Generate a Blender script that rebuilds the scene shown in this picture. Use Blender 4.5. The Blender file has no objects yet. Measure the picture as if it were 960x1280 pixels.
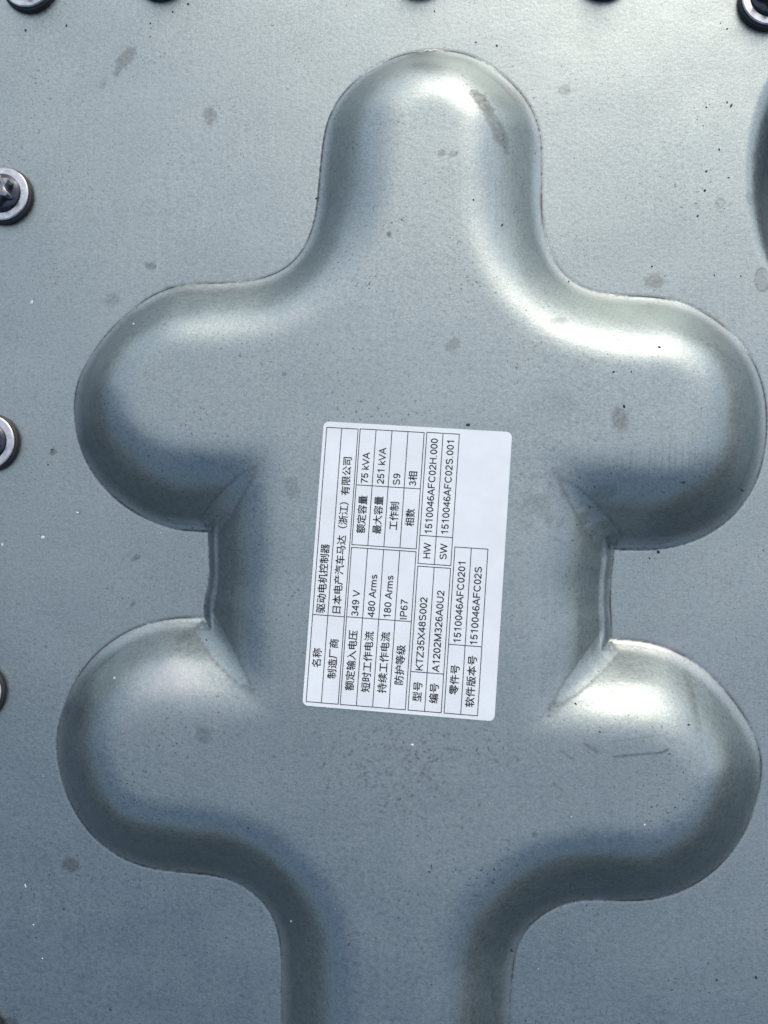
import bpy, bmesh, math, random
import numpy as np
from mathutils import Matrix, Vector

random.seed(7)
rng = np.random.default_rng(11)
sc = bpy.context.scene
COL = sc.collection

# ------------------------------------------------------------------ frame of reference
# The pressed cover is built in its own plane: x to the right, y up the sheet, z out of the sheet.
# One working unit is 0.25 mm; the whole controller stands on the ground with its lid sloping like a desk.
S = 0.00025
TILT = math.radians(16)
LIFT = 0.22
W = Matrix.Translation((0, 0, LIFT)) @ Matrix.Rotation(TILT, 4, 'X')
D = 1100.0                                    # camera distance in working units


def vnorm(v):
    v = np.asarray(v, float)
    return v / np.linalg.norm(v)


AX = vnorm((-0.074, 0.071, -1.0))             # line of sight in the plane's own axes
RT = vnorm(np.cross(AX, (0.0, 1.0, 0.0)))
UP = np.cross(RT, AX)
CAM = -AX * D

cam_data = bpy.data.cameras.new('camera')
cam = bpy.data.objects.new('camera', cam_data)
COL.objects.link(cam)
cam_data.sensor_fit = 'VERTICAL'
cam_data.sensor_height = 36
cam_data.sensor_width = 27
cam_data.lens = 36 * D / 1280.0
cam_data.clip_start = 0.01
cam_data.clip_end = 2000
m = Matrix.Identity(4)
for i in range(3):
    m[i][0], m[i][1], m[i][2], m[i][3] = RT[i], UP[i], -AX[i], CAM[i] * S
cam.matrix_world = W @ m
sc.camera = cam

# ------------------------------------------------------------------ light
elev = math.radians(50)                       # hazy day: a veiled sun beyond the top right of the picture
azim = math.radians(20)
sun_dir = Vector((math.sin(azim) * math.cos(elev), math.cos(azim) * math.cos(elev), math.sin(elev)))
world = bpy.data.worlds.new('World')
sc.world = world
world.use_nodes = True
wn = world.node_tree.nodes
sky = wn.new('ShaderNodeTexSky')
sky.sky_type = 'NISHITA'
sky.sun_disc = False
sky.sun_elevation = elev
sky.sun_rotation = azim
sky.air_density = 1.0
sky.dust_density = 5.0
sky.ozone_density = 0.3
wn['Background'].inputs['Strength'].default_value = 0.15
world.node_tree.links.new(sky.outputs[0], wn['Background'].inputs[0])
sl = bpy.data.lights.new('sun', 'SUN')
sl.energy = 1.5
sl.angle = math.radians(150)
sl.color = (1.0, 0.985, 0.96)
sun = bpy.data.objects.new('sun', sl)
COL.objects.link(sun)
sun.rotation_euler = sun_dir.to_track_quat('Z', 'Y').to_euler()
sun.location = sun_dir * 5

sc.view_settings.view_transform = 'Standard'
sc.view_settings.look = 'None'
sc.view_settings.exposure = 0.30
sc.view_settings.gamma = 1.0
sc.view_settings.use_curve_mapping = False
sc.render.engine = 'CYCLES'


# ------------------------------------------------------------------ helpers
def unp(px, py, z=0.0):
    """point of the plane at height z that lies on the line of sight measured in the photograph"""
    px = np.asarray(px, float)
    py = np.asarray(py, float)
    d = AX[None] * D + RT[None] * (px.reshape(-1, 1) - 480) + UP[None] * (640 - py.reshape(-1, 1))
    t = (z - CAM[2]) / d[:, 2]
    return (CAM[None] + d * t[:, None])[:, :2]


def link(name, me, mat=None, parent=None):
    o = bpy.data.objects.new(name, me)
    COL.objects.link(o)
    if mat is not None:
        me.materials.append(mat)
    if parent is not None:
        o.parent = parent
    return o


def thing(name, label, cat, x, y, z, group=None, rot=0.0):
    o = bpy.data.objects.new(name, None)
    COL.objects.link(o)
    o.empty_display_size = 0.01
    o.matrix_world = W @ Matrix.Translation((x * S, y * S, z * S)) @ Matrix.Rotation(rot, 4, 'Z')
    o['label'] = label
    o['category'] = cat
    if group:
        o['group'] = group
    return o


def smooth(me):
    me.polygons.foreach_set('use_smooth', [True] * len(me.polygons))


def lathe(name, prof, mat, parent, n=64, sharp=32):
    """closed profile of (radius, height) in working units, turned about z"""
    bm = bmesh.new()
    rings = []
    for r, z in prof:
        if r < 1e-6:
            rings.append([bm.verts.new((0, 0, z * S))])
        else:
            rings.append([bm.verts.new((r * S * math.cos(2 * math.pi * k / n), r * S * math.sin(2 * math.pi * k / n), z * S)) for k in range(n)])
    for a, b in zip(rings, rings[1:]):
        for k in range(n):
            k2 = (k + 1) % n
            q = []
            for v in ([a[0]] if len(a) == 1 else [a[k], a[k2]]):
                q.append(v)
            for v in ([b[0]] if len(b) == 1 else [b[k2], b[k]]):
                q.append(v)
            if len(q) >= 3:
                bm.faces.new(q)
    bmesh.ops.recalc_face_normals(bm, faces=bm.faces)
    for e in bm.edges:
        if len(e.link_faces) == 2 and e.calc_face_angle(0) > math.radians(sharp):
            e.smooth = False
    me = bpy.data.meshes.new(name)
    bm.to_mesh(me)
    bm.free()
    smooth(me)
    return link(name, me, mat, parent)


# ------------------------------------------------------------------ materials
def mat_new(name):
    m = bpy.data.materials.new(name)
    m.use_nodes = True
    nt = m.node_tree
    return m, nt, nt.nodes['Principled BSDF']


def node(nt, kind, **kw):
    n = nt.nodes.new(kind)
    for k, v in kw.items():
        setattr(n, k, v)
    return n


def noise(nt, coord, scale, detail=2.0, rough=0.5, lac=2.0):
    n = node(nt, 'ShaderNodeTexNoise')
    n.inputs['Scale'].default_value = scale
    n.inputs['Detail'].default_value = detail
    n.inputs['Roughness'].default_value = rough
    n.inputs['Lacunarity'].default_value = lac
    if coord is not None:
        nt.links.new(coord, n.inputs['Vector'])
    return n


def mrange(nt, src, a, b, c, d, clamp=True):
    n = node(nt, 'ShaderNodeMapRange')
    n.clamp = clamp
    for i, v in zip((1, 2, 3, 4), (a, b, c, d)):
        n.inputs[i].default_value = v
    nt.links.new(src, n.inputs[0])
    return n.outputs[0]


def math_n(nt, op, a, b):
    n = node(nt, 'ShaderNodeMath', operation=op)
    for i, v in enumerate((a, b)):
        if isinstance(v, (int, float)):
            n.inputs[i].default_value = v
        else:
            nt.links.new(v, n.inputs[i])
    return n.outputs[0]


def mixc(nt, fac, a, b, mode='MIX'):
    n = node(nt, 'ShaderNodeMix', data_type='RGBA', blend_type=mode)
    if isinstance(fac, (int, float)):
        n.inputs[0].default_value = fac
    else:
        nt.links.new(fac, n.inputs[0])
    for i, v in ((6, a), (7, b)):
        if isinstance(v, tuple):
            n.inputs[i].default_value = (*v, 1)
        else:
            nt.links.new(v, n.inputs[i])
    return n.outputs[2]


# zinc coated sheet
def make_sheet():
    m, nt, p = mat_new('zinc_sheet')
    tc = node(nt, 'ShaderNodeTexCoord').outputs['Object']
    stain = node(nt, 'ShaderNodeAttribute', attribute_name='stain').outputs['Fac']
    crease = node(nt, 'ShaderNodeAttribute', attribute_name='crease').outputs['Fac']
    scuff = node(nt, 'ShaderNodeAttribute', attribute_name='scuff').outputs['Fac']
    grain = noise(nt, tc, 1900, 3, 0.65)
    grain2 = noise(nt, tc, 700, 2, 0.55)
    cloud = noise(nt, tc, 28, 4, 0.6)
    cloud2 = noise(nt, tc, 110, 3, 0.6)
    base = mixc(nt, mrange(nt, cloud.outputs[0], 0.3, 0.7, 0, 1), (0.211, 0.260, 0.269), (0.270, 0.320, 0.325))
    base = mixc(nt, mrange(nt, cloud2.outputs[0], 0.35, 0.7, 0, 0.5), base, (0.221, 0.265, 0.273))
    base = mixc(nt, mrange(nt, grain.outputs[0], 0.40, 0.70, 0, 0.8), base, (0.342, 0.401, 0.414))
    base = mixc(nt, mrange(nt, grain2.outputs[0], 0.50, 0.30, 0, 0.28), base, (0.153, 0.186, 0.194))
    mp = node(nt, 'ShaderNodeMapping')
    mp.inputs['Scale'].default_value = (1.0, 0.03, 1.0)
    nt.links.new(tc, mp.inputs['Vector'])
    roll = noise(nt, mp.outputs[0], 900, 3, 0.6)                # faint lines left by the rolling mill
    base = mixc(nt, mrange(nt, roll.outputs[0], 0.55, 0.75, 0, 0.2), base, (0.38, 0.41, 0.42))
    # pits: sparse dark specks in patches
    pit = noise(nt, tc, 1100, 1, 0.5)
    patch = noise(nt, tc, 55, 2, 0.5)
    pm = math_n(nt, 'MULTIPLY', mrange(nt, pit.outputs[0], 0.66, 0.74, 0, 1), mrange(nt, patch.outputs[0], 0.45, 0.65, 0.08, 0.8))
    base = mixc(nt, pm, base, (0.07, 0.08, 0.085))
    base = mixc(nt, stain, base, (0.085, 0.093, 0.092))
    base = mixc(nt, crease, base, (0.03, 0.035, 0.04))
    base = mixc(nt, scuff, base, (0.34, 0.36, 0.39))
    nt.links.new(base, p.inputs['Base Color'])
    p.inputs['Metallic'].default_value = 1.0
    r = math_n(nt, 'ADD', mrange(nt, cloud2.outputs[0], 0.3, 0.7, 0.35, 0.43), mrange(nt, grain2.outputs[0], 0.3, 0.7, -0.03, 0.04))
    r = math_n(nt, 'ADD', r, math_n(nt, 'MULTIPLY', stain, 0.12))
    r = math_n(nt, 'ADD', r, math_n(nt, 'MULTIPLY', crease, 0.3))
    nt.links.new(r, p.inputs['Roughness'])
    # relief of the coating
    b1 = node(nt, 'ShaderNodeBump')
    b1.inputs['Strength'].default_value = 0.6
    b1.inputs['Distance'].default_value = 0.00008
    nt.links.new(grain2.outputs[0], b1.inputs['Height'])
    b2 = node(nt, 'ShaderNodeBump')
    b2.inputs['Strength'].default_value = 0.55
    b2.inputs['Distance'].default_value = 0.00003
    nt.links.new(grain.outputs[0], b2.inputs['Height'])
    nt.links.new(b1.outputs[0], b2.inputs['Normal'])
    # scuffs: rubbed rougher relief
    b3 = node(nt, 'ShaderNodeBump')
    b3.inputs['Distance'].default_value = 0.00012
    nt.links.new(noise(nt, tc, 900, 3, 0.7).outputs[0], b3.inputs['Height'])
    nt.links.new(math_n(nt, 'MULTIPLY', scuff, 0.7), b3.inputs['Strength'])
    nt.links.new(b2.outputs[0], b3.inputs['Normal'])
    nt.links.new(b3.outputs[0], p.inputs['Normal'])
    return m


def simple(name, col, rough, metal=0.0, var=0.0, scale=600, bump=0.0, spec=None):
    m, nt, p = mat_new(name)
    tc = node(nt, 'ShaderNodeTexCoord').outputs['Object']
    n = noise(nt, tc, scale, 3, 0.6)
    dark = tuple(c * (1 - var) for c in col)
    lite = tuple(min(1, c * (1 + var)) for c in col)
    nt.links.new(mixc(nt, mrange(nt, n.outputs[0], 0.3, 0.7, 0, 1), dark, lite), p.inputs['Base Color'])
    p.inputs['Metallic'].default_value = metal
    nt.links.new(mrange(nt, n.outputs[0], 0.3, 0.7, rough * 0.85, min(1, rough * 1.15)), p.inputs['Roughness'])
    if spec is not None:
        p.inputs['Specular IOR Level'].default_value = spec
    if bump:
        b = node(nt, 'ShaderNodeBump')
        b.inputs['Strength'].default_value = 0.4
        b.inputs['Distance'].default_value = bump
        nt.links.new(n.outputs[0], b.inputs['Height'])
        nt.links.new(b.outputs[0], p.inputs['Normal'])
    return m


M_sheet = make_sheet()
M_label = simple('sticker_vinyl', (0.60, 0.665, 0.70), 0.36, 0, 0.05, 70, 0.0002)
M_ink = simple('black_print', (0.015, 0.016, 0.02), 0.5, 0, 0.1, 900)
M_rubber = simple('black_rubber', (0.012, 0.013, 0.015), 0.55, 0, 0.25, 900, 0.00003)
M_washer = simple('zinc_washer', (0.47, 0.49, 0.51), 0.27, 1, 0.25, 500, 0.00002)
M_head = simple('dark_bolt_steel', (0.045, 0.05, 0.065), 0.22, 1, 0.3, 900, 0.00002)
M_star = simple('star_drive_steel', (0.22, 0.23, 0.25), 0.28, 1, 0.3, 900, 0.00002)
M_crumb = simple('dark_grit', (0.02, 0.022, 0.025), 0.8, 0, 0.3, 3000)
M_fleck = simple('pale_fleck', (0.50, 0.53, 0.55), 0.5, 0, 0.05, 3000)
M_alu = simple('cast_aluminium', (0.45, 0.46, 0.47), 0.5, 1, 0.1, 300, 0.0001)
M_ground = simple('asphalt', (0.05, 0.05, 0.052), 0.9, 0, 0.35, 120, 0.004)

# ------------------------------------------------------------------ the ground and the body under the lid
bm = bmesh.new()
bmesh.ops.create_circle(bm, cap_ends=True, radius=600, segments=64)
me = bpy.data.meshes.new('ground')
bm.to_mesh(me)
bm.free()
o = link('ground', me, M_ground)
o['kind'] = 'structure'

X0, X1, Y0, Y1 = -590.0, 640.0, -860.0, 730.0       # edges of the sheet

# ------------------------------------------------------------------ outline of the pressed relief
OUT_TOP = [(255, 664), (230, 663), (198, 656), (166, 640), (141, 621), (113, 589), (95, 543), (92, 511), (95, 479), (110, 449),
           (134, 416), (166, 385), (202, 362), (230, 354.5), (269, 354), (304, 353), (336, 347), (361, 335), (379, 316), (391, 289),
           (397, 255), (400, 217), (407, 157), (421, 125), (454, 92), (499, 69), (540, 62), (585, 67), (622, 88), (656, 120),
           (673, 154), (678, 184), (677, 236), (676, 262), (680, 292), (692, 328), (713, 353), (740, 365), (773, 370), (807, 370),
           (833, 372.5), (867, 383), (893, 398), (920, 420), (940, 447), (953, 477), (959, 510), (959, 543), (954, 577), (941, 613),
           (921, 642), (893, 664), (860, 680), (823, 687), (790, 687.5), (768, 686)]
OUT_LOW = [(764, 798), (779, 799), (815, 803), (840, 811), (868, 827), (896, 850), (921, 881), (939, 907), (949, 932), (953, 956),
           (949, 991), (934, 1035), (912, 1070), (881, 1098), (842, 1118), (802, 1126), (759, 1125), (728, 1124), (702, 1129),
           (676, 1142), (655, 1162), (644, 1186), (640, 1219), (637, 1280), (634, 1345), (618, 1400), (580, 1440), (500, 1455),
           (420, 1438), (372, 1398), (355, 1340), (352, 1280), (351.5, 1240), (352, 1206), (351, 1171), (342, 1143), (322, 1119),
           (296, 1101), (270, 1093), (235, 1090.5), (196, 1087), (156, 1075), (121, 1051), (95, 1018), (80, 987), (72, 952),
           (70, 928), (73, 903), (82, 875), (99, 842), (120, 816), (149, 794), (173, 782), (198, 775.5), (226, 772.5), (252, 772)]
NECK = [(261, 430), (261, 664), (262, 715), (259, 740), (255, 772), (250, 1020), (500, 1030), (756, 1040), (764, 798), (762.5, 758),
        (764, 719), (767, 686), (775, 445), (500, 430)]


def curve(pts, step=6.0, rounds=6):
    """closed, evenly spaced and gently smoothed curve through the points"""
    p = np.array(pts, float)
    n = len(p)
    out = []
    for i in range(n):
        a, b, c, d = p[i - 1], p[i], p[(i + 1) % n], p[(i + 2) % n]
        k = max(2, int(np.linalg.norm(c - b) / step))
        for t in np.arange(k) / k:
            if np.linalg.norm(c - b) > 130:
                out.append(b + (c - b) * t)
            else:
                out.append(0.5 * (2 * b + (c - a) * t + (2 * a - 5 * b + 4 * c - d) * t * t + (3 * b - a - 3 * c + d) * t ** 3))
    q = np.array(out)
    for _ in range(rounds):
        q = 0.5 * q + 0.25 * (np.roll(q, 1, 0) + np.roll(q, -1, 0))
    return q


def plane_curve(pts, rounds=18):
    q = curve(pts, rounds=rounds)
    return unp(q[:, 0], q[:, 1])


C_TOP = plane_curve(OUT_TOP)
C_LOW = plane_curve(OUT_LOW)
C_NECK = plane_curve(NECK, 3)
ang = np.linspace(0, 2 * np.pi, 60, endpoint=False)
bc = unp([1062], [225])[0]
C_DISH = np.stack([bc[0] + 128 * np.cos(ang), bc[1] + 205 * np.sin(ang)], 1)


def axis(lo, hi, flo, fhi, fine, coarse):
    a = np.linspace(lo, flo, max(2, int((flo - lo) / coarse)), endpoint=False)
    b = np.linspace(flo, fhi, int((fhi - flo) / fine), endpoint=False)
    c = np.linspace(fhi, hi, max(2, int((hi - fhi) / coarse)))
    return np.concatenate([a, b, c])


FINE = 1.6
gx = axis(X0, X1, -520, 520, FINE, 7)
gy = axis(Y0, Y1, -680, 680, FINE, 7)
GX, GY = np.meshgrid(gx, gy)


def sdf(poly, X, Y):
    """distance to the closed polygon, positive inside"""
    d2 = np.full(X.shape, 1e18)
    inside = np.zeros(X.shape, bool)
    n = len(poly)
    for i in range(n):
        ax, ay = poly[i]
        bx, by = poly[(i + 1) % n]
        ex, ey = bx - ax, by - ay
        wx, wy = X - ax, Y - ay
        t = np.clip((wx * ex + wy * ey) / (ex * ex + ey * ey + 1e-12), 0, 1)
        dx, dy = wx - ex * t, wy - ey * t
        np.minimum(d2, dx * dx + dy * dy, out=d2)
        c = (ay > Y) != (by > Y)
        if by != ay:
            inside ^= c & (X < ex * (Y - ay) / (by - ay) + ax)
    d = np.sqrt(d2)
    return np.where(inside, d, -d)


# profile of the pressed wall: concave foot, steep wall, long rolled shoulder
dd = np.linspace(0, 140, 561)
foot = np.clip(dd / 17.0, 0, 1)
slope = np.where(dd < 17, 0.50 + 0.70 * foot ** 1.2, 1.20 * (1 - np.clip((dd - 17) / 98.0, 0, 1) ** 1.8) ** 1.9)
HH = np.concatenate([[0], np.cumsum(0.5 * (slope[1:] + slope[:-1]) * np.diff(dd))])
HMAX = HH[-1]


def height(d):
    return np.interp(d, dd, HH)


def smax(a, b, k0, m=4.0):
    mx = np.maximum(a, b)
    t = np.clip(mx / HMAX, 0, 1)
    k = k0 * np.clip(m * t * (1 - t), 0, 1) + 1e-6
    e = np.maximum(k - np.abs(a - b), 0)
    return mx + e * e / (4 * k)


d1, d2_, d3, d4 = sdf(C_TOP, GX, GY), sdf(C_LOW, GX, GY), sdf(C_NECK, GX, GY), sdf(C_DISH, GX, GY)
du = np.maximum(np.maximum(d1, d2_), d3)
# draw the nearest grid lines onto the crease so that it stays crisp
gyv, gxv = np.gradient(du, gy, gx)
near = np.abs(du) < FINE * 0.55
GXs = np.where(near, GX - du * gxv, GX)
GYs = np.where(near, GY - du * gyv, GY)
du = np.where(near, 0, du)


def wob(X, Y, lam, seed, n=7):
    r = np.random.default_rng(seed)
    z = np.zeros(X.shape)
    for _ in range(n):
        a = r.uniform(0, 2 * math.pi)
        l = lam * r.uniform(0.7, 1.6)
        z += np.sin((X * math.cos(a) + Y * math.sin(a)) * 2 * math.pi / l + r.uniform(0, 6.28)) * l / lam
    return z / n


def blur(a, sigma):
    """gaussian blur in grid steps"""
    n = int(3 * sigma)
    k = np.exp(-0.5 * (np.arange(-n, n + 1) / sigma) ** 2)
    k /= k.sum()
    for ax in (0, 1):
        p = np.pad(a, [(n, n) if q == ax else (0, 0) for q in (0, 1)], mode='edge')
        a = sum(k[i] * (p[i:i + a.shape[0]] if ax == 0 else p[:, i:i + a.shape[1]]) for i in range(2 * n + 1))
    return a


h1, h3 = smax(height(d1), height(d2_), 9), height(d3)
h = np.maximum(h1, h3)
tt_ = np.clip(h / HMAX, 0, 1)
# the wall flows round with a soft shoulder, and where two walls meet the press leaves a rounded channel
inner = np.clip((du - 14) / 16, 0, 1)
h = h + (blur(h, 2.5) - h) * inner


press_line = np.zeros(GX.shape)


def ball_close(a, radius):
    """fill the valleys to a rolling-ball radius (grid steps of FINE)"""
    n = int(radius / FINE)
    offs = [(i, j, math.sqrt(radius ** 2 - (i * i + j * j) * FINE ** 2) - radius) for i in range(-n, n + 1) for j in range(-n, n + 1)
            if (i * i + j * j) * FINE ** 2 < radius ** 2]
    ny_, nx_ = a.shape
    p = np.pad(a, n, mode='edge')
    up = np.full(a.shape, -1e9)
    for i, j, z in offs:
        np.maximum(up, p[n + i:n + i + ny_, n + j:n + j + nx_] + z, out=up)
    p = np.pad(up, n, mode='edge')
    dn = np.full(a.shape, 1e9)
    for i, j, z in offs:
        np.minimum(dn, p[n + i:n + i + ny_, n + j:n + j + nx_] - z, out=dn)
    return dn


for wx0, wx1, wy0, wy1 in ((165, 415, 500, 930), (615, 860, 500, 950)):
    a_, b_ = unp([wx0, wx1], [wy1, wy0], 30)
    ii, jj = np.searchsorted(gx, (a_[0], b_[0])), np.searchsorted(gy, (a_[1], b_[1]))
    win = (slice(jj[0], jj[1]), slice(ii[0], ii[1]))
    hw = h[win]
    closed = blur(ball_close(hw, 38), 0.7)
    fx = np.linspace(-1, 1, hw.shape[1])[None]
    fy = np.linspace(-1, 1, hw.shape[0])[:, None]
    wgt = np.clip((du[win] - 5) / 9, 0, 1) * np.clip((1 - np.abs(fx)) / 0.3, 0, 1) * np.clip((1 - np.abs(fy)) / 0.3, 0, 1)
    lift = np.maximum(closed - hw, 0) * wgt
    edge_line = np.exp(-((lift - 0.55) / 0.4) ** 2) * np.clip((du[win] - 9) / 6, 0, 1) * (hw < HMAX * 0.97)
    press_line[win] = np.maximum(press_line[win], edge_line)
    hw = hw + lift - 0.3 * edge_line
    bell = lambda f: np.clip((1 - np.abs(f)) / 0.45, 0, 1) ** 2 * (3 - 2 * np.clip((1 - np.abs(f)) / 0.45, 0, 1))
    tw_ = np.clip((hw / HMAX - 0.62) / 0.25, 0, 1)
    fade = bell(fx) * bell(fy)
    h[win] = hw + (blur(hw, 9) - hw) * tw_ * fade              # pockets open softly into the crown
nk = (np.minimum(np.abs(GX - unp([262], [715])[0][0]), np.abs(GX - unp([764], [745])[0][0])) < 60) * (d3 > -2) * 1.0
nk = nk * np.clip((14 - d1) / 10, 0, 1) * np.clip((14 - d2_) / 10, 0, 1)
h = h + 3.2 * nk * np.exp(-((du - 9.5) / 5.0) ** 2)                # pinched lip along the short walls
h = h - 150 * np.clip(d4 / 118, 0, 1) ** 2 * (3 - 2 * np.clip(d4 / 118, 0, 1))      # rolled edge of the dish at the right
# the press leaves a shallow nick along the crease and the sheet is never quite flat
tw = np.clip(h / HMAX, 0, 1)
wall = np.clip(4 * tw * (1 - tw), 0, 1)
h = h + wall * (2.6 * wob(GX, GY, 95, 51) + 0.6 * wob(GX, GY, 45, 52))
h = h - 0.45 * np.exp(-(du / 1.3) ** 2)
h = h + 1.6 * wob(GX, GY, 330, 3) + 0.5 * wob(GX, GY, 130, 5) + 0.07 * wob(GX, GY, 45, 9)

# ------------------------------------------------------------------ marks on the sheet
stain = np.zeros(GX.shape)
scuff = np.zeros(GX.shape)
n1 = wob(GX, GY, 22, 21, 9)
n2 = wob(GX, GY, 7, 22, 9)


def blot(px, py, rx, ry, rot=0.0, amt=0.5, z=0.0, ring=False, target=None, edge=0.25, rag=0.35):
    c = unp([px], [py], z)[0]
    R = 1.8 * max(rx, ry) + 4
    i0, i1 = np.searchsorted(gx, (c[0] - R, c[0] + R))
    j0, j1 = np.searchsorted(gy, (c[1] - R, c[1] + R))
    sl_ = (slice(j0, j1), slice(i0, i1))
    x, y = GX[sl_] - c[0], GY[sl_] - c[1]
    ca, sa = math.cos(math.radians(rot)), math.sin(math.radians(rot))
    u, v = (x * ca + y * sa) / rx, (-x * sa + y * ca) / ry
    r = np.sqrt(u * u + v * v) * (1 + rag * n1[sl_] * 1.1 + rag * n2[sl_] * 1.2)
    f = np.clip((1 - r) / edge, 0, 1)
    if ring:
        f = np.maximum(f * 0.45, np.exp(-((r - 0.92) / 0.12) ** 2))
    t = stain if target is None else target
    t[sl_] = np.maximum(t[sl_], min(0.85, amt * (1.45 if target is None else 1.0)) * f * np.clip(0.8 + 0.5 * n2[sl_], 0.3, 1))


for a in ((157, 73, 21, 11, 48, .38), (146, 90, 10, 5, 60, .40), (128, 106, 9, 5, 70, .22), (263, 144, 11, 13, 0, .36), (189, 333, 9, 5, -10, .45),
          (140, 375, 12, 10, 40, .22), (215, 360, 12, 5, 0, .25), (243, 362, 40, 9, 0, .30), (88, 1081, 14, 9, -20, .45), (166, 755, 4, 3, 0, .4),
          (66, 565, 5, 5, 0, .5), (170, 697, 8, 4, 30, .4), (100, 640, 5, 3, 0, .2), (818, 352, 13, 10, 0, .36), (706, 112, 9, 9, 0, .25),
          (12, 1278, 14, 7, 0, .4), (745, 620, 16, 10, 0, .2)):
    blot(*a)
for a in ((953, 350, 9, 16, 0, .5), (900, 254, 6, 6, 0, .45), (871, 257, 4, 4, 0, .3), (938, 248, 6, 8, 0, .35), (948, 195, 8, 8, 0, .3)):
    blot(*a, ring=True, rag=.1)
ZP = HMAX
for a in ((604, 122, 24, 10, -52, .55), (622, 150, 32, 11, -62, .38), (552, 191, 6, 5, 0, .4), (567, 192, 6, 5, 0, .36), (486, 293, 3.5, 3.5, 0, .6),
          (254, 920, 11, 12, 0, .25), (775, 525, 11, 16, 20, .38), (700, 505, 24, 15, 0, .12, ZP, False, None, .9, 1.0), (672, 630, 24, 20, 0, .25, ZP, False, None, .8, 1.2), (365, 610, 10, 16, 20, .22),
          (355, 468, 3.5, 3, 0, .7), (566, 430, 12, 8, 30, .3), (700, 398, 16, 6, 10, .25), (668, 1043, 4, 3, 0, .4), (740, 935, 12, 3, -30, .35)):
    blot(*(a if len(a) > 6 else a + (ZP,)))
# speckled corrosion below the sticker
for _ in range(420):
    px, py = rng.normal(505, 66), rng.normal(955, 38)
    if py > 900:
        r_ = rng.uniform(1.2, 2.6)
        blot(px, py, r_, r_ * rng.uniform(.7, 1.2), 0, rng.uniform(.15, .5), ZP, rag=.1, edge=.6)

# thin scratches (from the photograph) as narrow dark strokes
def stroke(p0, p1, w, amt, z=0.0, target=None):
    a, b = unp([p0[0]], [p0[1]], z)[0], unp([p1[0]], [p1[1]], z)[0]
    e = b - a
    i0, i1 = np.searchsorted(gx, (min(a[0], b[0]) - 5, max(a[0], b[0]) + 5))
    j0, j1 = np.searchsorted(gy, (min(a[1], b[1]) - 5, max(a[1], b[1]) + 5))
    sl_ = (slice(j0, j1), slice(i0, i1))
    X, Y = GX[sl_], GY[sl_]
    t = np.clip(((X - a[0]) * e[0] + (Y - a[1]) * e[1]) / (e @ e), 0, 1)
    dd_ = np.hypot(X - a[0] - e[0] * t, Y - a[1] - e[1] * t)
    tt = stain if target is None else target
    tt[sl_] = np.maximum(tt[sl_], amt * np.clip(1.4 - dd_ / w, 0, 1) * np.clip(0.75 + 0.5 * n2[sl_], 0.2, 1))


for s in (((767, 946), (827, 941), 1.3, .75), ((827, 941), (836, 937), 1.6, .8), ((765, 927), (835, 918), 1.0, .32), ((700, 938), (718, 950), 1.2, .4),
          ((692, 980), (703, 988), 1.3, .45), ((532, 1015), (533, 1045), 1.0, .3), ((555, 935), (572, 938), 1.4, .45)):
    stroke(*s, z=ZP)
# drawing marks: lines squeezed across the foot of the wall at the upper right joint
for k in range(16):
    x = 690 + k * 5.4
    y = 340 + k * 2.2
    stroke((x, y + 8), (x - 13 - 4 * rng.random(), y + 34 + 8 * rng.random()), 1.0, rng.uniform(.08, .24), z=18)
for k in range(18):
    x = 770 + k * 8.2 + rng.uniform(-2, 2)
    stroke((x, 565 + rng.uniform(-10, 4)), (x - 1, 600 + rng.uniform(-12, 8)), 1.0, rng.uniform(.12, .34), z=ZP * .9)
for k in range(8):
    x = 566 + k * 9
    stroke((x, 205 + rng.uniform(-20, 10)), (x + 1, 290 + rng.uniform(-30, 30)), .9, rng.uniform(.05, .14), z=ZP)

# rubbed paler foot of the wall round the lobes
foot_band = np.exp(-((du - 9) / 7.0) ** 2) * np.clip(0.45 + 0.9 * wob(GX, GY, 160, 31), 0, 1)
scuff = np.maximum(scuff, foot_band * 0.55)
for a in ((225, 655, 42, 9, 12), (235, 845, 70, 34, -14), (830, 812, 50, 10, 10), (905, 640, 40, 9, 45)):
    blot(a[0], a[1], a[2], a[3], a[4], .5, 15, target=scuff, edge=.6)
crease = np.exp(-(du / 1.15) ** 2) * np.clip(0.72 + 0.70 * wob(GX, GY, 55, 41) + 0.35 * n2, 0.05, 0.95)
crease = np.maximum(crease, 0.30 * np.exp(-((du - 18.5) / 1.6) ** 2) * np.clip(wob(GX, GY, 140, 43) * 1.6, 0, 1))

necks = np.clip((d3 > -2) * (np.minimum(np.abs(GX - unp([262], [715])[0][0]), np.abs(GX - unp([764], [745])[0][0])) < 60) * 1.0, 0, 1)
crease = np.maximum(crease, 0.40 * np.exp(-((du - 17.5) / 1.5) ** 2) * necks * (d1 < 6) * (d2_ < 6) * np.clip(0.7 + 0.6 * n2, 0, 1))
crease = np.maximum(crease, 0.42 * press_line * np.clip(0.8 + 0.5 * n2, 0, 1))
# ------------------------------------------------------------------ the cover
cover = thing('metal_cover', 'grey zinc-coated pressed metal cover with a raised six-lobed bulge and white sticker', 'cover', 0, 0, 0)
ny, nx = GX.shape
verts = np.stack([GXs * S, GYs * S, h * S], -1).reshape(-1, 3)
idx = np.arange(ny * nx).reshape(ny, nx)
quads = np.stack([idx[:-1, :-1], idx[:-1, 1:], idx[1:, 1:], idx[1:, :-1]], -1).reshape(-1, 4)
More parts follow.
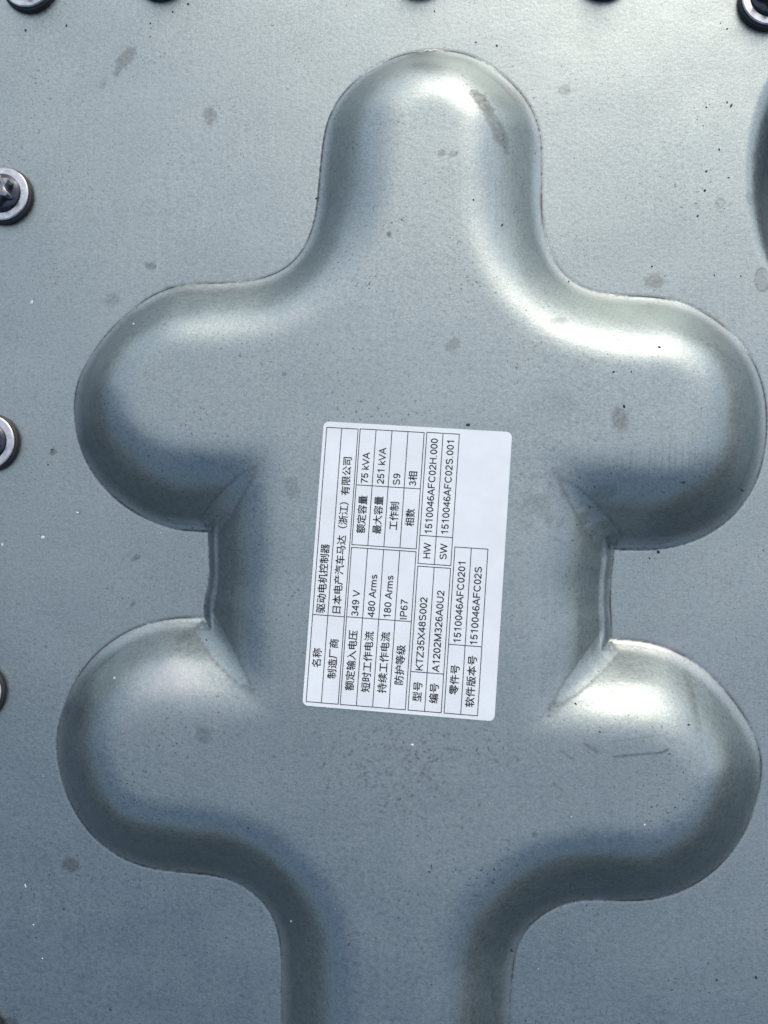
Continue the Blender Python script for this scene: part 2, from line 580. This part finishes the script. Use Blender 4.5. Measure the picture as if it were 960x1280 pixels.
# turned-down rim all round
ring = np.concatenate([idx[0, :], idx[1:, -1], idx[-1, -2::-1], idx[-2:0:-1, 0]])
low = verts[ring].copy()
low[:, 2] = -7 * S
verts = np.concatenate([verts, low])
li = np.arange(len(ring)) + ny * nx
rim = np.stack([ring, li, np.roll(li, -1), np.roll(ring, -1)], -1)
quads = np.concatenate([quads, rim])
me = bpy.data.meshes.new('pressed_sheet')
me.vertices.add(len(verts))
me.vertices.foreach_set('co', verts.astype(np.float32).ravel())
me.loops.add(quads.size)
me.loops.foreach_set('vertex_index', quads.astype(np.int32).ravel())
me.polygons.add(len(quads))
me.polygons.foreach_set('loop_start', np.arange(0, quads.size, 4, dtype=np.int32))
me.update(calc_edges=True)
sm_flags = np.ones(len(quads), bool)
sm_flags[-len(rim):] = False
me.polygons.foreach_set('use_smooth', sm_flags)
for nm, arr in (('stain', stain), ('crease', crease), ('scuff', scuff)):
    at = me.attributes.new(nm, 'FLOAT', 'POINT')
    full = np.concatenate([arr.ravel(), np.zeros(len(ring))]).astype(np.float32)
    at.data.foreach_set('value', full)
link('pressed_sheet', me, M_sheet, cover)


def surf(x, y):
    """height of the sheet at a point of the plane"""
    i = np.clip(np.searchsorted(gx, x), 1, nx - 1)
    j = np.clip(np.searchsorted(gy, y), 1, ny - 1)
    return float(max(h[j, i], h[j - 1, i], h[j, i - 1], h[j - 1, i - 1]))


# ------------------------------------------------------------------ the sticker
q = unp([378, 618, 640, 405], [881, 902, 541, 526], HMAX + 1)
eu = vnorm(((q[3] - q[0]) + (q[2] - q[1])))
LEN = 0.5 * (np.linalg.norm(q[3] - q[0]) + np.linalg.norm(q[2] - q[1]))
WID = 0.5 * (np.linalg.norm(q[1] - q[0]) + np.linalg.norm(q[2] - q[3]))
ev = np.array((eu[1], -eu[0]))
cen = q.mean(0)
KU, KV = LEN / 358.0, WID / 240.0
STK_Z = max(surf(*(cen + eu * a + ev * b)) for a in np.linspace(-170, 170, 9) for b in np.linspace(-115, 115, 7)) + 0.4


def lab(u, v):
    """sticker coordinates (u along the reading direction, v down the rows) to the sticker's own plane"""
    return (u - 179.0) * KU * S, -(v - 120.0) * KV * S


# sticker object: its local x is the reading direction
sticker_rot = math.atan2(eu[1], eu[0])
bm = bmesh.new()
R_ = 7.0
outl = []
for cu, cv, a0 in ((R_, R_, 180), (358 - R_, R_, 90), (358 - R_, 240 - R_, 0), (R_, 240 - R_, -90)):
    for k in range(9):
        a = math.radians(a0 - k * 90 / 8)
        outl.append(lab(cu + R_ * math.cos(a), cv - R_ * math.sin(a)))
top = [bm.verts.new((x, y, 0.5 * S)) for x, y in outl]
bot = [bm.verts.new((x * 1.0008, y * 1.0008, -2.2 * S)) for x, y in outl]
bm.faces.new(top)
n_ = len(top)
for k in range(n_):
    bm.faces.new((top[k], top[(k + 1) % n_], bot[(k + 1) % n_], bot[k]))
bmesh.ops.recalc_face_normals(bm, faces=bm.faces)
me = bpy.data.meshes.new('nameplate_sticker')
bm.to_mesh(me)
bm.free()
sticker = link('nameplate_sticker', me, M_label, cover)
sticker.location = (cen[0] * S, cen[1] * S, STK_Z * S)
sticker.rotation_euler = (0, 0, sticker_rot)
sticker['label'] = 'white rating sticker printed in black with Chinese text in ruled boxes'

INK_Z = 0.62 * S
CJK_K, CJK_DY = 1.0, 0.0


def ruled(name, us, vs, u_div):
    """a ruled box: frame, row lines and the one cross line"""
    bm = bmesh.new()
    w = 0.5

    def bar(u0, v0, u1, v1):
        vs_ = [bm.verts.new((*lab(u, v), INK_Z)) for u, v in ((u0, v0), (u1, v0), (u1, v1), (u0, v1))]
        f = bm.faces.new(vs_)
        if f.normal.z < 0:
            f.normal_flip()
    a, b = us
    for k, v in enumerate(vs):
        bar(a - w, v - w, b + w, v + w)
    for u in (a, b):
        for k in range(len(vs) - 1):
            bar(u - w, vs[k] + w, u + w, vs[k + 1] - w)
    for k in range(len(vs) - 1):
        bar(u_div - w, vs[k] + w, u_div + w, vs[k + 1] - w)
    bmesh.ops.recalc_face_normals(bm, faces=bm.faces)
    me = bpy.data.meshes.new(name)
    bm.to_mesh(me)
    bm.free()
    return link(name, me, M_ink, sticker)


B1, B2, B3, B4 = (4.5, 23.8, 45.0), (47.6, 68, 88.4, 108.8, 129.4), (132.8, 153.4, 174.0), (177.6, 198.2, 218.9)
ruled('ruled_box', (5, 350.5), B1, 113.3)
ruled('ruled_box', (5, 200.5), B2, 113.5)
ruled('ruled_box', (204, 351), B2, 279.6)
ruled('ruled_box', (5, 182.8), B3, 52.3)
ruled('ruled_box', (186.2, 351.5), B3, 221.3)
ruled('ruled_box', (5, 209.8), B4, 89.2)

ROWS = [(a + b) / 2 for B in (B1, B2, B3, B4) for a, b in zip(B, B[1:])]
TEXT = [(0, '名称', 48, 72), (0, '驱动电机控制器', 115.6, 202.5), (1, '制造厂商', 35.7, 85), (1, '日本电产汽车马达（浙江）有限公司', 117, 314),
        (2, '额定输入电压', 23, 97.3), (2, '349 V', 115.3, 147.8), (3, '短时工作电流', 22.5, 97.7), (3, '480 Arms', 115, 168.5),
        (4, '持续工作电流', 23, 98.4), (4, '180 Arms', 116, 168.7), (5, '防护等级', 35, 83.9), (5, 'IP67', 115.7, 140.4),
        (2, '额定容量', 219, 266.6), (2, '75 kVA', 282.4, 321.8), (3, '最大容量', 219.5, 267), (3, '251 kVA', 282.6, 328.8),
        (4, '工作制', 225.7, 261), (4, 'S9', 282.7, 297), (5, '相数', 231.7, 254), (5, '3相', 282.8, 301),
        (6, '型号', 16.2, 40.6), (7, '编号', 15.7, 40.2), (6, 'KTZ35X48S002', 54.4, 144.6), (7, 'A1202M326A0U2', 53.9, 154.4),
        (6, 'HW', 193.2, 212.6), (7, 'SW', 193.4, 213), (6, '1510046AFC02H.000', 224.3, 344.3), (7, '1510046AFC02S.001', 225, 342.7),
        (8, '零件号', 28.3, 64.6), (9, '软件版本号', 14.6, 77.4), (8, '1510046AFC0201', 92, 191.7), (9, '1510046AFC02S', 91, 187.3)]


def arc(cx, cy, rx, ry, a0, a1, n=12):
    return [(cx + rx * math.cos(math.radians(a0 + (a1 - a0) * k / n)), cy + ry * math.sin(math.radians(a0 + (a1 - a0) * k / n))) for k in range(n + 1)]


def flip(strokes, w):
    return [[(w - x, 0.716 - y) for x, y in st] for st in strokes]


SIX = [arc(.278, .222, .186, .178, 0, 360, 20), arc(.295, .335, .205, .338, 48, 190)]
ESS = [arc(.335, .525, .215, .145, 15, 262) + arc(.345, .208, .232, .163, 88, -165)]
GLYPH = {   # advance width and pen strokes of an upright grotesque, in ems
    '0': (.556, [arc(.278, .358, .186, .314, 0, 360, 24)]), '1': (.556, [[(.33, 0), (.33, .70), (.25, .60), (.12, .535)]]),
    '2': (.556, [arc(.275, .485, .185, .187, 172, -35) + [(.07, .046), (.51, .046)]]),
    '3': (.556, [arc(.26, .52, .165, .152, 160, -80) + arc(.265, .205, .19, .16, 85, -165)]),
    '4': (.556, [[(.39, 0), (.39, .66), (.05, .21), (.53, .21)]]), '5': (.556, [[(.49, .67), (.155, .67), (.10, .345)] + arc(.268, .235, .19, .19, 142, -162)]),
    '6': (.556, SIX), '7': (.556, [[(.05, .67), (.495, .67), (.33, .42), (.24, .2), (.21, 0)]]),
    '8': (.556, [arc(.278, .525, .158, .146, 0, 360, 20), arc(.278, .21, .19, .165, 0, 360, 20)]), '9': (.556, flip(SIX, .556)),
    'A': (.667, [[(.03, 0), (.333, .69), (.637, 0)], [(.13, .24), (.54, .24)]]), 'C': (.722, [arc(.385, .358, .29, .313, 38, 322, 20)]),
    'F': (.611, [[(.125, 0), (.125, .67), (.57, .67)], [(.125, .36), (.50, .36)]]), 'H': (.722, [[(.125, 0), (.125, .716)], [(.597, 0), (.597, .716)], [(.125, .38), (.597, .38)]]),
    'I': (.278, [[(.139, 0), (.139, .716)]]), 'K': (.667, [[(.12, 0), (.12, .716)], [(.61, .716), (.12, .24)], [(.28, .40), (.64, 0)]]),
    'M': (.833, [[(.12, 0), (.12, .69), (.415, .03), (.715, .69), (.715, 0)]]), 'P': (.667, [[(.125, 0), (.125, .67)] + arc(.41, .505, .17, .165, 90, -90) + [(.125, .34)]]),
    'S': (.667, ESS), 'T': (.611, [[(.02, .67), (.59, .67)], [(.305, 0), (.305, .67)]]), 'U': (.722, [[(.12, .716)] + arc(.36, .27, .24, .224, 180, 360) + [(.60, .716)]]),
    'V': (.667, [[(.03, .716), (.333, .03), (.637, .716)]]), 'W': (.944, [[(.03, .716), (.24, .03), (.472, .68), (.705, .03), (.915, .716)]]),
    'X': (.667, [[(.04, .716), (.63, 0)], [(.62, .716), (.04, 0)]]), 'Z': (.611, [[(.06, .67), (.55, .67), (.05, .046), (.57, .046)]]),
    'k': (.5, [[(.105, 0), (.105, .716)], [(.44, .515), (.105, .17)], [(.21, .27), (.47, 0)]]), 'r': (.333, [[(.11, 0), (.11, .519)], arc(.26, .33, .15, .145, 180, 65)]),
    'm': (.833, [[(.11, 0), (.11, .519)], arc(.26, .33, .15, .145, 180, 0) + [(.41, 0)], arc(.56, .33, .15, .145, 180, 0) + [(.71, 0)]]),
    's': (.5, [[(x * .72 + .01, y * .725) for x, y in ESS[0]]]), '.': (.278, [[(.139, 0), (.139, .095)]]), ' ': (.278, []),
}
PEN = 0.056


def pen_mesh(strokes, x0):
    vs, fs = [], []
    for st in strokes:
        for (ax, ay), (bx, by) in zip(st, st[1:]):
            l = math.hypot(bx - ax, by - ay) or 1
            nx_, ny_ = -(by - ay) / l * PEN, (bx - ax) / l * PEN
            k = len(vs)
            vs += [(x0 + ax - nx_, ay - ny_), (x0 + bx - nx_, by - ny_), (x0 + bx + nx_, by + ny_), (x0 + ax + nx_, ay + ny_)]
            fs.append((k, k + 1, k + 2, k + 3))
        for cx, cy in st[1:-1]:
            k = len(vs)
            vs += [(x0 + cx + PEN * math.cos(q_ * math.pi / 4), cy + PEN * math.sin(q_ * math.pi / 4)) for q_ in range(8)]
            fs.append(tuple(range(k, k + 8)))
    return vs, fs


glyph_cache = {}


def font_glyph(c):
    """outline of one Chinese character from the built-in typeface, in ems"""
    if c not in glyph_cache:
        cu = bpy.data.curves.new('glyph', 'FONT')
        cu.body = c
        cu.size = 1.0
        cu.resolution_u = 2
        to = bpy.data.objects.new('glyph', cu)
        COL.objects.link(to)
        me = bpy.data.meshes.new_from_object(to.evaluated_get(bpy.context.evaluated_depsgraph_get()))
        bpy.data.objects.remove(to)
        bpy.data.curves.remove(cu)
        glyph_cache[c] = ([(v.co.x, v.co.y) for v in me.vertices], [tuple(p.vertices) for p in me.polygons])
        bpy.data.meshes.remove(me)
    return glyph_cache[c]


BOLD = set('量最额零')                     # printed so heavily that they have filled in
EM = 12.4
for row, txt, u0, u1 in TEXT:
    vs, fs, x = [], [], 0.0
    for c in txt:
        if c in GLYPH:
            w_, st = GLYPH[c]
            a_, b_ = pen_mesh(st, x)
            k = len(vs)
            vs += a_
            fs += [tuple(i + k for i in f) for f in b_]
            x += w_
        else:
            a_, b_ = font_glyph(c)
            sp = .017 if c in BOLD else .016
            for ox, oy in ((-sp, 0), (sp, 0), (0, sp), (0, -sp)):
                k = len(vs)
                vs += [(x + px * CJK_K + ox, py * CJK_K + CJK_DY + oy) for px, py in a_]
                fs += [tuple(i + k for i in f) for f in b_]
            x += 1.0
    xs = [v[0] for v in vs]
    xa, xb = min(xs), max(xs)
    xl, yc = lab(u0, ROWS[row])
    xr, _ = lab(u1, ROWS[row])
    pts = [(xl + (px - xa) / (xb - xa) * (xr - xl), yc + (py - 0.358) * EM * KV * S, INK_Z) for px, py in vs]
    me = bpy.data.meshes.new('lettering')
    me.from_pydata(pts, [], fs)
    me.update()
    link('lettering', me, M_ink, sticker)

# ------------------------------------------------------------------ the bolts
def star_mesh():
    """six-lobed external drive with a chamfered, dished top"""
    bm = bmesh.new()
    N = 96

    def ringv(r0, amp, z):
        vs = []
        for k in range(N):
            a = 2 * math.pi * k / N
            c = math.cos(6 * a)
            r = r0 + amp * (0.5 + 0.5 * c) ** 1.4
            vs.append(bm.verts.new((r * S * math.cos(a), r * S * math.sin(a), z * S)))
        return vs
    rings = [ringv(14.6, 7.0, 14), ringv(14.6, 7.0, 30), ringv(14.2, 6.2, 32.2), ringv(12.4, 2.4, 33.4), ringv(11.2, 0, 33.2), ringv(9.8, 0, 30.5), ringv(4, 0, 29.2)]
    for a, b in zip(rings, rings[1:]):
        for k in range(N):
            bm.faces.new((a[k], a[(k + 1) % N], b[(k + 1) % N], b[k]))
    bm.faces.new(rings[-1])
    bm.faces.new(list(reversed(rings[0])))
    bmesh.ops.recalc_face_normals(bm, faces=bm.faces)
    for e in bm.edges:
        if len(e.link_faces) == 2 and e.calc_face_angle(0) > math.radians(38):
            e.smooth = False
    me = bpy.data.meshes.new('star_drive')
    bm.to_mesh(me)
    bm.free()
    smooth(me)
    return me


BOLTS = [  # centre of the seal in the photograph, turn, label
    (8, 247, 30, 'star-headed bolt on silver washer high on the left edge'),
    (-10, 554, 40, 'bolt at the left edge beside the upper left lobe, dark head half out of view'),
    (-27, 864, 5, 'bolt at the left edge beside the lower left lobe, only a sliver of washer showing'),
    (39, -17, 22, 'bolt in the upper left corner, black seal and pale washer cut off above'),
    (203, -31, 50, 'bolt at the top edge above the teardrop stain, only black seal showing'),
    (525, -35.5, 10, 'bolt at the top edge directly above the rounded top lobe, barely showing'),
    (755, -34, 33, 'bolt at the top edge right of the top lobe, thin black sliver showing'),
    (960, 4, 18, 'bolt in the upper right corner with thick black seal and bluish washer'),
    (-28, 1296, 27, 'bolt in the lower left corner, only a black scrap of its seal showing'),
]
proto = None
for px, py, turn, label in BOLTS:
    x, y = unp([px], [py], 0)[0]
    z = surf(x, y) - 0.3
    if proto is None:
        root = thing('flange_bolt', label, 'bolt', x, y, z, 'flange bolts round the rim of the cover', math.radians(turn))
        proto = root
        lathe('rubber_seal', [(10, 0), (36.6, 0), (38, 1.2), (38.2, 4), (37.6, 7.2), (36, 8.6), (10, 8.6)], M_rubber, root)
        lathe('washer', [(10, 8.7), (34.6, 8.7), (35.6, 9.6), (35.6, 11.6), (34.4, 12.7), (27, 13.2), (10, 13.2)], M_washer, root)
        lathe('bolt_flange', [(5, 13.3), (25.2, 13.3), (26, 14.2), (25.6, 15.4), (23.6, 17.0), (19, 18.6), (14, 19.4), (5, 19.6)], M_head, root)
        link('star_drive', star_mesh(), M_star, root)
        parts = list(root.children)
    else:
        root = proto.copy()
        COL.objects.link(root)
        root['label'] = label
        root.matrix_world = W @ Matrix.Translation((x * S, y * S, z * S)) @ Matrix.Rotation(math.radians(turn), 4, 'Z')
        for ch in parts:
            c = ch.copy()
            COL.objects.link(c)
            c.parent = root

# ------------------------------------------------------------------ grit and flecks lying on the sheet
def crumbs(name, pts, mat, label, cat):
    bm = bmesh.new()
    for px, py, r in pts:
        r *= 0.8
        x, y = unp([px], [py], 0)[0]
        z = surf(x, y)
        x, y = unp([px], [py], z)[0]
        z = surf(x, y)
        g = bmesh.ops.create_icosphere(bm, subdivisions=1, radius=r * S)
        sx, sy, a = rng.uniform(.7, 1.5), rng.uniform(.6, 1.1), rng.uniform(0, 3.14)
        for v in g['verts']:
            c = v.co * (1 + rng.uniform(-.25, .25))
            c = Vector((c.x * sx, c.y * sy, c.z * .5))
            c.rotate(Matrix.Rotation(a, 3, 'Z'))
            v.co = c + Vector((x * S, y * S, (z + r * .2) * S))
    me = bpy.data.meshes.new(name)
    bm.to_mesh(me)
    bm.free()
    o = link(name, me, mat)
    o.matrix_world = W
    o['label'] = label
    o['category'] = cat
    o['kind'] = 'stuff'
    return o


GRIT = [(585, 531, 2.6), (822, 436, 1.8), (767, 465, 2.2), (789, 465, 1.6), (928, 613, 2.0), (855, 603, 2.2), (171, 998, 1.8), (312, 1033, 1.8),
        (138, 1262, 2.0), (640, 1188, 2.2), (823, 690, 2.4), (812, 698, 1.8), (883, 214, 2.4), (881, 238, 2.2), (872, 270, 1.8), (899, 187, 1.6),
        (914, 132, 2.8), (909, 128, 1.6), (911, 222, 1.6), (883, 134, 1.6), (395, 248, 1.8), (83, 32, 2.0), (32, 38, 2.0), (216, 15, 1.6), (235, 5, 2.0),
        (188, 29, 1.8), (909, 36, 2.0), (595, 53, 1.6), (621, 57, 1.6), (543, 14, 1.6), (815, 333, 1.6), (926, 345, 1.6), (893, 344, 1.6), (711, 352, 1.6),
        (258, 800, 1.4), (65, 562, 2.2), (60, 581, 1.6), (240, 660, 1.4), (720, 880, 1.5), (780, 508, 2.2), (26, 1122, 1.6), (35, 1172, 1.3), (45, 1172, 1.5),
        (80, 1136, 1.6), (896, 1225, 1.8), (945, 1222, 2.2), (860, 905, 1.5), (750, 915, 1.3), (592, 250, 1.6), (628, 283, 1.6)]
for _ in range(28):
    GRIT.append((rng.uniform(10, 955), rng.uniform(5, 1275), rng.uniform(.6, 1.15)))
GRIT = [g for g in GRIT if not (372 < g[0] < 645 and 535 < g[1] < 905)]
crumbs('dark_grit', GRIT, M_crumb, 'tiny dark crumbs of grit scattered over the grey sheet', 'grit')
FLECK = [(54, 672, 3.4), (3, 681, 2.6), (97, 641, 2.6), (515, 931, 2.4), (32, 1107, 2.2), (42, 1156, 1.5), (53, 1198, 1.5), (201, 666, 1.8),
         (40, 378, 2.4), (145, 847, 1.8), (171, 408, 1.8), (365, 1149, 1.3), (805, 1030, 1.4)]
for _ in range(14):
    FLECK.append((rng.uniform(10, 955), rng.uniform(5, 1275), rng.uniform(.5, .9)))
FLECK = [g for g in FLECK if not (372 < g[0] < 645 and 520 < g[1] < 905)]
crumbs('pale_flecks', FLECK, M_fleck, 'tiny pale flecks scattered over the grey sheet', 'flecks')

# ------------------------------------------------------------------ cast body under the cover, standing on the ground
bm = bmesh.new()
tops = [W @ Vector((x * S, y * S, -7.2 * S)) for x, y in ((X0 + 8, Y0 + 8), (X1 - 8, Y0 + 8), (X1 - 8, Y1 - 8), (X0 + 8, Y1 - 8))]
t = [bm.verts.new(v) for v in tops]
b = [bm.verts.new((v.x, v.y, 0.0)) for v in tops]
bm.faces.new(list(reversed(b)))
for k in range(4):
    bm.faces.new((t[k], b[k], b[(k + 1) % 4], t[(k + 1) % 4]))
bmesh.ops.recalc_face_normals(bm, faces=bm.faces)
me = bpy.data.meshes.new('controller_housing')
bm.to_mesh(me)
bm.free()
o = link('controller_housing', me, M_alu)
o['label'] = 'cast aluminium controller housing carrying the pressed cover'
o['category'] = 'housing'
